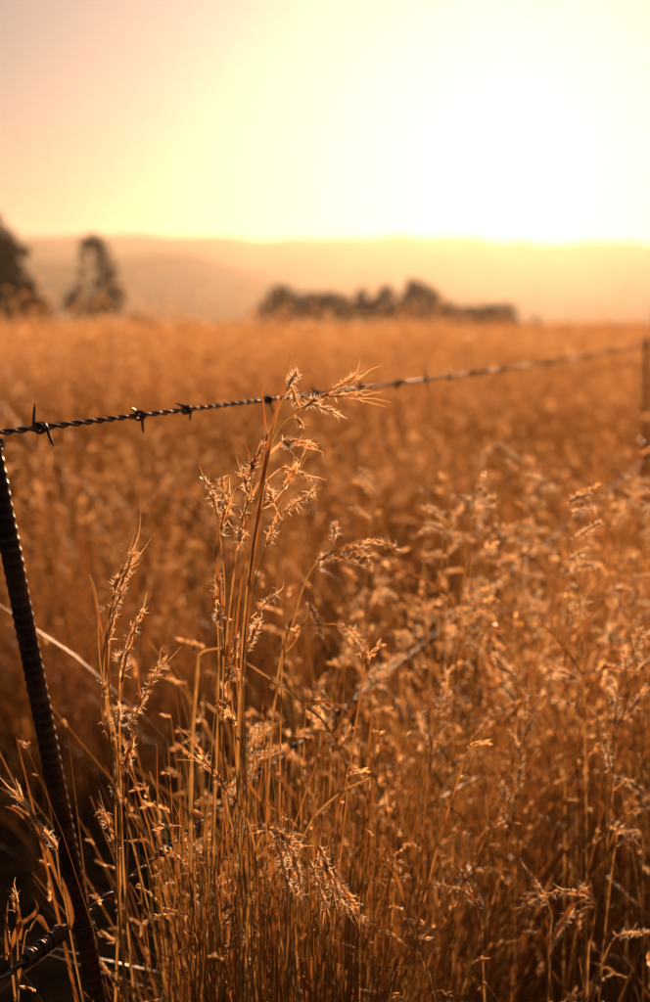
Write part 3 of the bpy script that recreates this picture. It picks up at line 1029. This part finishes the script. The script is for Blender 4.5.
simple('low stalk with one bright bristly head poking from deep shade', 1.4, [[(596, 985), (602, 965), (610, 945), (616, 936)]], [((616, 936), (643, 929), .034, 1.4)], [], seed=208)
simple('feathery branching stalk with curled pale seeds above the grass', 1.9,
       [[(470, 960), (476, 800), (472, 690), (462, 600), (470, 560), (488, 542)], [(470, 650), (482, 600), (500, 560), (520, 545)]],
       [((488, 542), (515, 520), .05, 1.4), ((470, 562), (490, 546), .04, 1.6), ((464, 600), (470, 575), .03, 1.6), ((500, 560), (528, 545), .05, 1.4), ((520, 545), (556, 546), .05, 1.2), ((484, 596), (500, 580), .03, 2)], [], seed=209, r=0.0016)
simple('slanting pale seed spike standing in for sunlit beads on the lower wire', 1.75, [[(342, 960), (340, 800), (348, 720), (356, 692)]], [((356, 692), (384, 668), .05, 2.2, .3), ((372, 678), (400, 658), .05, 2.2, .3)], [], seed=210, r=0.0014, arc=0.0)  # spike added along the lower wire to imitate its sunlit beads

# look-alike stalks standing through the thick grass
def lookalike(i, px, py, d, seed):
    rg = np.random.default_rng(seed)
    lean = rg.normal() * 26 + 6
    top = (px, py)
    s = [(px - lean, py + 260), (px - lean * 0.8, py + 150), (px - lean * 0.35, py + 60), top]
    nh = int(rg.integers(3, 7))
    sgn = 1 if rg.random() < 0.7 else -1
    lab = ('strongly slanting' if abs(lean) > 30 else 'slightly leaning' if abs(lean) > 12 else 'nearly upright') + ' thin stalk with ' + ('full' if nh > 4 else 'sparse') + \
        ' seed head ' + ('close by the fence wires' if d < 1.6 else 'deeper in the thick grass')
    pl = plant_at(lab, (px - lean, 985), d, seed=seed, group='stalks standing through the thick grass')
    q = pl.stem(to_ground(pl, px3(s, d)), 0.0012, 0.0005, 24)
    for k in range(nh):
        u = rg.uniform(0.80, 1.0)
        p = q[int(u * (len(q) - 1))]
        dd = unit(np.array([sgn * rg.uniform(0.1, 0.9), rg.normal() * 0.4, rg.uniform(0.1, 1.0)]))
        pl.head(p, dd, rg.uniform(0.022, 0.036), rg.choice([0.6, 1.2, 1.8]), rg.uniform(0.4, 1.0), rg.uniform(0.1, 0.8))
    for k in range(2):
        u = rg.uniform(0.35, 0.7)
        p = q[int(u * (len(q) - 1))]
        dd = np.array([rg.normal() * 0.5, rg.normal() * 0.5, 1.0]) * rg.uniform(0.05, 0.12)
        pl.leaf([p, p + dd * 0.5, p + dd + np.array([rg.normal() * 0.02, 0, -0.01]), p + dd * 1.2 + np.array([rg.normal() * 0.05, 0, -0.05])], 0.0042)


for i in range(46):
    dd = R.uniform(1.22, 2.3)
    px = R.uniform(140, 655) if dd < 1.5 else R.uniform(330, 670)
    z = R.uniform(0.66, 0.88) if dd < 1.5 else R.uniform(0.78, 1.02)
    py = 322 + (1.2 - z) * F_PX / dd
    lookalike(i, px, py, dd, 400 + i)

# ------------------------------------------------------------------ grass masses
def blade(mb, rg, h, wd, segs, base, bend=0.5, az=None):
    az = rg.uniform(0, 2 * np.pi) if az is None else az
    out = np.array([math.cos(az), math.sin(az), 0])
    u = np.linspace(0, 1, segs + 1)
    b = bend * rg.uniform(0.3, 1.2)
    p = base + np.outer(u * h * (1 - 0.25 * b * u), [0, 0, 1]) + np.outer((0.08 * u + b * u ** 2.2) * h * 0.55, out)
    if rg.random() < 0.35:
        p[-1, 2] -= 0.12 * h
    tw = rg.uniform(0, np.pi)
    s = np.array([math.cos(tw), math.sin(tw), 0])
    ww = wd * (1 - u) ** 0.6 + 0.0003
    ww[0] *= 0.6
    mb.ribbon(p, ww, s)
    return p


def seedy(mb, rg, h, base, segs, nsp, size, width=0.0022, nod=0.5):
    """stalk with a loose head, mass version"""
    az = rg.uniform(0, 2 * np.pi)
    out = np.array([math.cos(az), math.sin(az), 0])
    u = np.linspace(0, 1, segs + 1)
    b = rg.uniform(0.05, nod)
    p = base + np.outer(u * h * (1 - 0.15 * b * u * u), [0, 0, 1]) + np.outer(b * u ** 3 * h * 0.5 + 0.05 * u * h, out)
    tw = rg.uniform(0, np.pi)
    mb.ribbon(p, np.linspace(width, width * 0.5, segs + 1), np.array([math.cos(tw), math.sin(tw), 0]))
    # a few spikes of overlapping husks, each joined to the stalk
    left = nsp
    while left > 0:
        t = rg.uniform(0.74, 1.0)
        k = min(segs - 1, int(t * segs))
        q = p[k] + (p[k + 1] - p[k]) * (t * segs - k)
        d_ = unit(np.array([out[0] * 0.5, out[1] * 0.5, 0.9]) + rg.normal(size=3) * 0.45)
        m_ = min(left, int(rg.integers(3, 8)) if nsp > 8 else 3)
        left -= m_
        for j in range(m_):
            e_ = unit(d_ + rg.normal(size=3) * 0.22)
            lens(mb, q, e_, size * rg.uniform(0.7, 1.4), size * 0.42, perp(e_, rg), 1)
            d_ = unit(d_ + np.array([out[0] * 0.08, out[1] * 0.08, -0.13]))
            q = q + d_ * size * 0.55


def make_proto(level, rg):
    mb = MB()
    if level == 0:
        for _ in range(13):
            blade(mb, rg, rg.uniform(0.35, 0.92), rg.uniform(0.0022, 0.006), 6, np.append(rg.normal(size=2) * 0.025, 0), 0.42 if rg.random() < 0.7 else 0.9)
        for _ in range(4):
            seedy(mb, rg, rg.uniform(0.7, 1.08), np.append(rg.normal(size=2) * 0.02, 0), 8, 10, 0.0125, 0.0026, 0.6)
    elif level == -1:
        for _ in range(26):
            az = rg.uniform(0, 2 * np.pi)
            ln = rg.uniform(0.55, 0.98)
            b0 = np.append(rg.normal(size=2) * 0.020, 0)
            dx = np.array([math.cos(az), math.sin(az), 0]) * abs(rg.normal()) * 0.055
            u = np.linspace(0, 1, 8)
            p = b0 + np.outer(u * ln, [0, 0, 1]) + np.outer(u ** 1.4 * ln, dx)
            if rg.random() < 0.30:                       # snapped tip
                k = int(rg.integers(4, 7))
                a2 = rg.uniform(0, 2 * np.pi)
                n_ = 8 - k
                p[k:] = p[k - 1] + np.outer(np.arange(1, n_ + 1) * ln / 8, unit([math.cos(a2), math.sin(a2), rg.uniform(-0.5, 0.6)]))
            tw = rg.uniform(0, np.pi)
            wd = rg.uniform(0.0016, 0.0048)
            mb.ribbon(p, wd * np.array([0.8, 1, 1, 1, 0.95, 0.85, 0.6, 0.12]), np.array([math.cos(tw), math.sin(tw), 0]))
        for _ in range(3):
            seedy(mb, rg, rg.uniform(0.8, 1.06), np.append(rg.normal(size=2) * 0.012, 0), 8, 10, 0.008, 0.0022, 0.4)
    elif level == 1:
        for _ in range(9):
            blade(mb, rg, rg.uniform(0.4, 0.9), rg.uniform(0.004, 0.009), 4, np.append(rg.normal(size=2) * 0.05, 0), 0.7)
        for _ in range(4):
            seedy(mb, rg, rg.uniform(0.75, 1.15), np.append(rg.normal(size=2) * 0.05, 0), 4, 6, 0.02, 0.0036, 0.7)
    elif level == 2:
        for _ in range(9):
            blade(mb, rg, rg.uniform(0.5, 0.95), rg.uniform(0.010, 0.018), 3, np.append(rg.normal(size=2) * 0.14, 0), 0.7)
        for _ in range(4):
            seedy(mb, rg, rg.uniform(0.8, 1.25), np.append(rg.normal(size=2) * 0.14, 0), 3, 4, 0.05, 0.008, 0.7)
    else:
        for _ in range(12):
            blade(mb, rg, rg.uniform(0.6, 1.05), rg.uniform(0.03, 0.06), 2, np.append(rg.normal(size=2) * 0.40, 0), 0.6)
    return (*mb.arrays(), mb.slots())


def scatter(name, label, level, xy, hh, nproto=14, seed=1, kind='stuff'):
    rg = np.random.default_rng(seed)
    hh = hh * np.where(rg.random(len(xy)) < 0.11, rg.uniform(1.15, 1.42, len(xy)), 1.0) if level in (1, 2) else hh
    protos = [make_proto(level, rg) for _ in range(nproto)]
    pick = rg.integers(0, nproto, len(xy))
    Vs, Fs, Ms, n = [], [], [], 0
    for k in range(nproto):
        idx = np.where(pick == k)[0]
        if not len(idx):
            continue
        v, f, ms = protos[k]
        m = len(idx)
        a = rg.uniform(0, 2 * np.pi, m)
        s = hh[idx]
        ws = 0.5 + 0.5 * s
        c, sn = np.cos(a), np.sin(a)
        x = (v[None, :, 0] * c[:, None] - v[None, :, 1] * sn[:, None]) * ws[:, None]
        y = (v[None, :, 0] * sn[:, None] + v[None, :, 1] * c[:, None]) * ws[:, None]
        z = v[None, :, 2] * s[:, None]
        lean_ = 0.05 if level == -1 else 0.10
        lx, ly = rg.normal(size=m) * lean_ - (0 if level == -1 else 0.04), rg.normal(size=m) * lean_
        x = x + z * lx[:, None] + xy[idx, 0][:, None]
        y = y + z * ly[:, None] + xy[idx, 1][:, None]
        z = z + ground_z(xy[idx, 0], xy[idx, 1])[:, None] - 0.01
        Vs.append(np.stack([x, y, z], -1).reshape(-1, 3))
        Fs.append((f[None] + (np.arange(m) * len(v))[:, None, None] + n).reshape(-1, 4))
        Ms.append(np.tile(ms, m))
        n += m * len(v)
    o = link(name, quad_mesh(name, np.concatenate(Vs), np.concatenate(Fs)), M_GRASS)
    o.data.materials.append(M_PALE)
    o.data.polygons.foreach_set('material_index', np.concatenate(Ms).astype(np.int32))
    return tag(o, label, kind=kind)


FD = np.array([WDIR.x, WDIR.y])
FD /= np.linalg.norm(FD)
FN = np.array([FD[1], -FD[0]])               # to the sunny (camera) side of the fence
F0 = np.array([TOP_A.x, TOP_A.y])


def side_of_fence(x, y):
    return (x - F0[0]) * FN[0] + (y - F0[1]) * FN[1]


def wedge(r0, r1, per_m2, half=0.36, seed=1, pad=0.6):
    rg = np.random.default_rng(seed)
    area = (half * (r1 * r1 - r0 * r0)) + pad * 2 * (r1 - r0)
    n = int(area * per_m2)
    r = np.sqrt(rg.uniform(r0 * r0, r1 * r1, n))
    th = rg.uniform(-half, half, n)
    x = r * np.sin(th) + rg.uniform(-pad, pad, n)
    y = r * np.cos(th)
    k = y > r0 * 0.93
    return np.stack([x[k], y[k]], 1), rg


def height(x, y):
    s = side_of_fence(x, y)
    base = 0.92 + 0.46 * (vnoise(x, y, 0.9, 1) - 0.5) + 0.34 * (vnoise(x, y, 0.25, 2) - 0.5)
    # trampled strip along the far side of the fence near the leaning post
    low = smoothstep(0.05, -0.25, s) * smoothstep(3.9, 2.7, y)
    base = base * (1 - 0.62 * low)
    # lower right at the camera's feet
    tus = vnoise(x, y, 4.2, 12)
    base = base * (1 + 0.22 * (tus - 0.5) * smoothstep(6, 3, y))
    near = smoothstep(1.75, 1.2, y) * (1 - low)
    base = base * (1 - 0.16 * near)
    # a hollow in the sward
    hol = np.exp(-(((x - 0.095 * y) / 0.24) ** 2 + ((y - 3.5) / 1.15) ** 2))
    return base * (1 - 0.78 * hol)


xy, rg_ = wedge(1.12, 4.2, 150, 0.34, 31, 0.5)
X_, Y_ = xy[:, 0], xy[:, 1]
s = side_of_fence(X_, Y_)
clump = smoothstep(0.34, 0.60, vnoise(X_, Y_, 4.2, 12))
dens = np.where(s < 0, 0.03 + 0.32 * smoothstep(2.5, 3.4, Y_), (0.06 + 0.94 * clump) * (0.55 + 0.45 * smoothstep(3.0, 1.6, Y_)) * (1 - 0.55 * smoothstep(1.75, 1.35, Y_) * smoothstep(0.02, 0.16, X_)))
keep = (rg_.random(len(xy)) < dens) & ~((s < 0) & (Y_ < 2.6)) & ~((X_ < -0.17) & (Y_ < 1.5)) & (Y_ > 1.14)
xy = xy[keep]
tw, sw = rg_.uniform(0.95, 3.4, 60), rg_.uniform(0.02, 0.30, 60)
xy = np.concatenate([xy, F0 + tw[:, None] * FD + sw[:, None] * FN])
scatter('near_grass', 'thick dry golden grass around the fence wires', 0, xy, height(xy[:, 0], xy[:, 1]), 18, 41)
xy, rg_ = wedge(4.2, 16, 34, 0.36, 32, 0.8)
xy = xy[rg_.random(len(xy)) < 0.25 + 0.75 * smoothstep(0.3, 0.62, vnoise(xy[:, 0], xy[:, 1], 1.6, 21))]
scatter('field_grass', 'soft golden grass field beyond the fence', 1, xy, height(xy[:, 0], xy[:, 1]), 14, 42)
xy, rg_ = wedge(16, 60, 7, 0.36, 33, 2)
scatter('far_grass', 'blurred golden grass field reaching towards the trees', 2, xy, height(xy[:, 0], xy[:, 1]) * (0.72 + 0.6 * vnoise(xy[:, 0], xy[:, 1], 0.16, 22)), 12, 43)
xy, rg_ = wedge(60, 260, 0.9, 0.40, 34, 4)
scatter('distant_grass', 'hazy grass at the foot of the distant trees', 3, xy, height(xy[:, 0], xy[:, 1]) * (0.6 + 0.9 * vnoise(xy[:, 0], xy[:, 1], 0.07, 23)), 10, 44)
# stiff straw tussocks crowding the lower wire by the tall stalk
rg_ = np.random.default_rng(77)
n_t = 46
d_t = rg_.uniform(1.13, 1.62, n_t)
p_t = rg_.uniform(132, 345, n_t) + (d_t - 1.13) * 90
xy = np.stack([(p_t - CX) / F_PX * d_t, d_t], 1)
top_t = 1.2 - (rg_.uniform(715, 850, n_t) - 322) / F_PX * d_t
hh = np.clip(top_t / 0.92, 0.6, 1.0)
scatter('straw_tussocks', 'dense stiff straw tussocks around the foot of the tallest plant', -1, xy, hh, 14, 45)
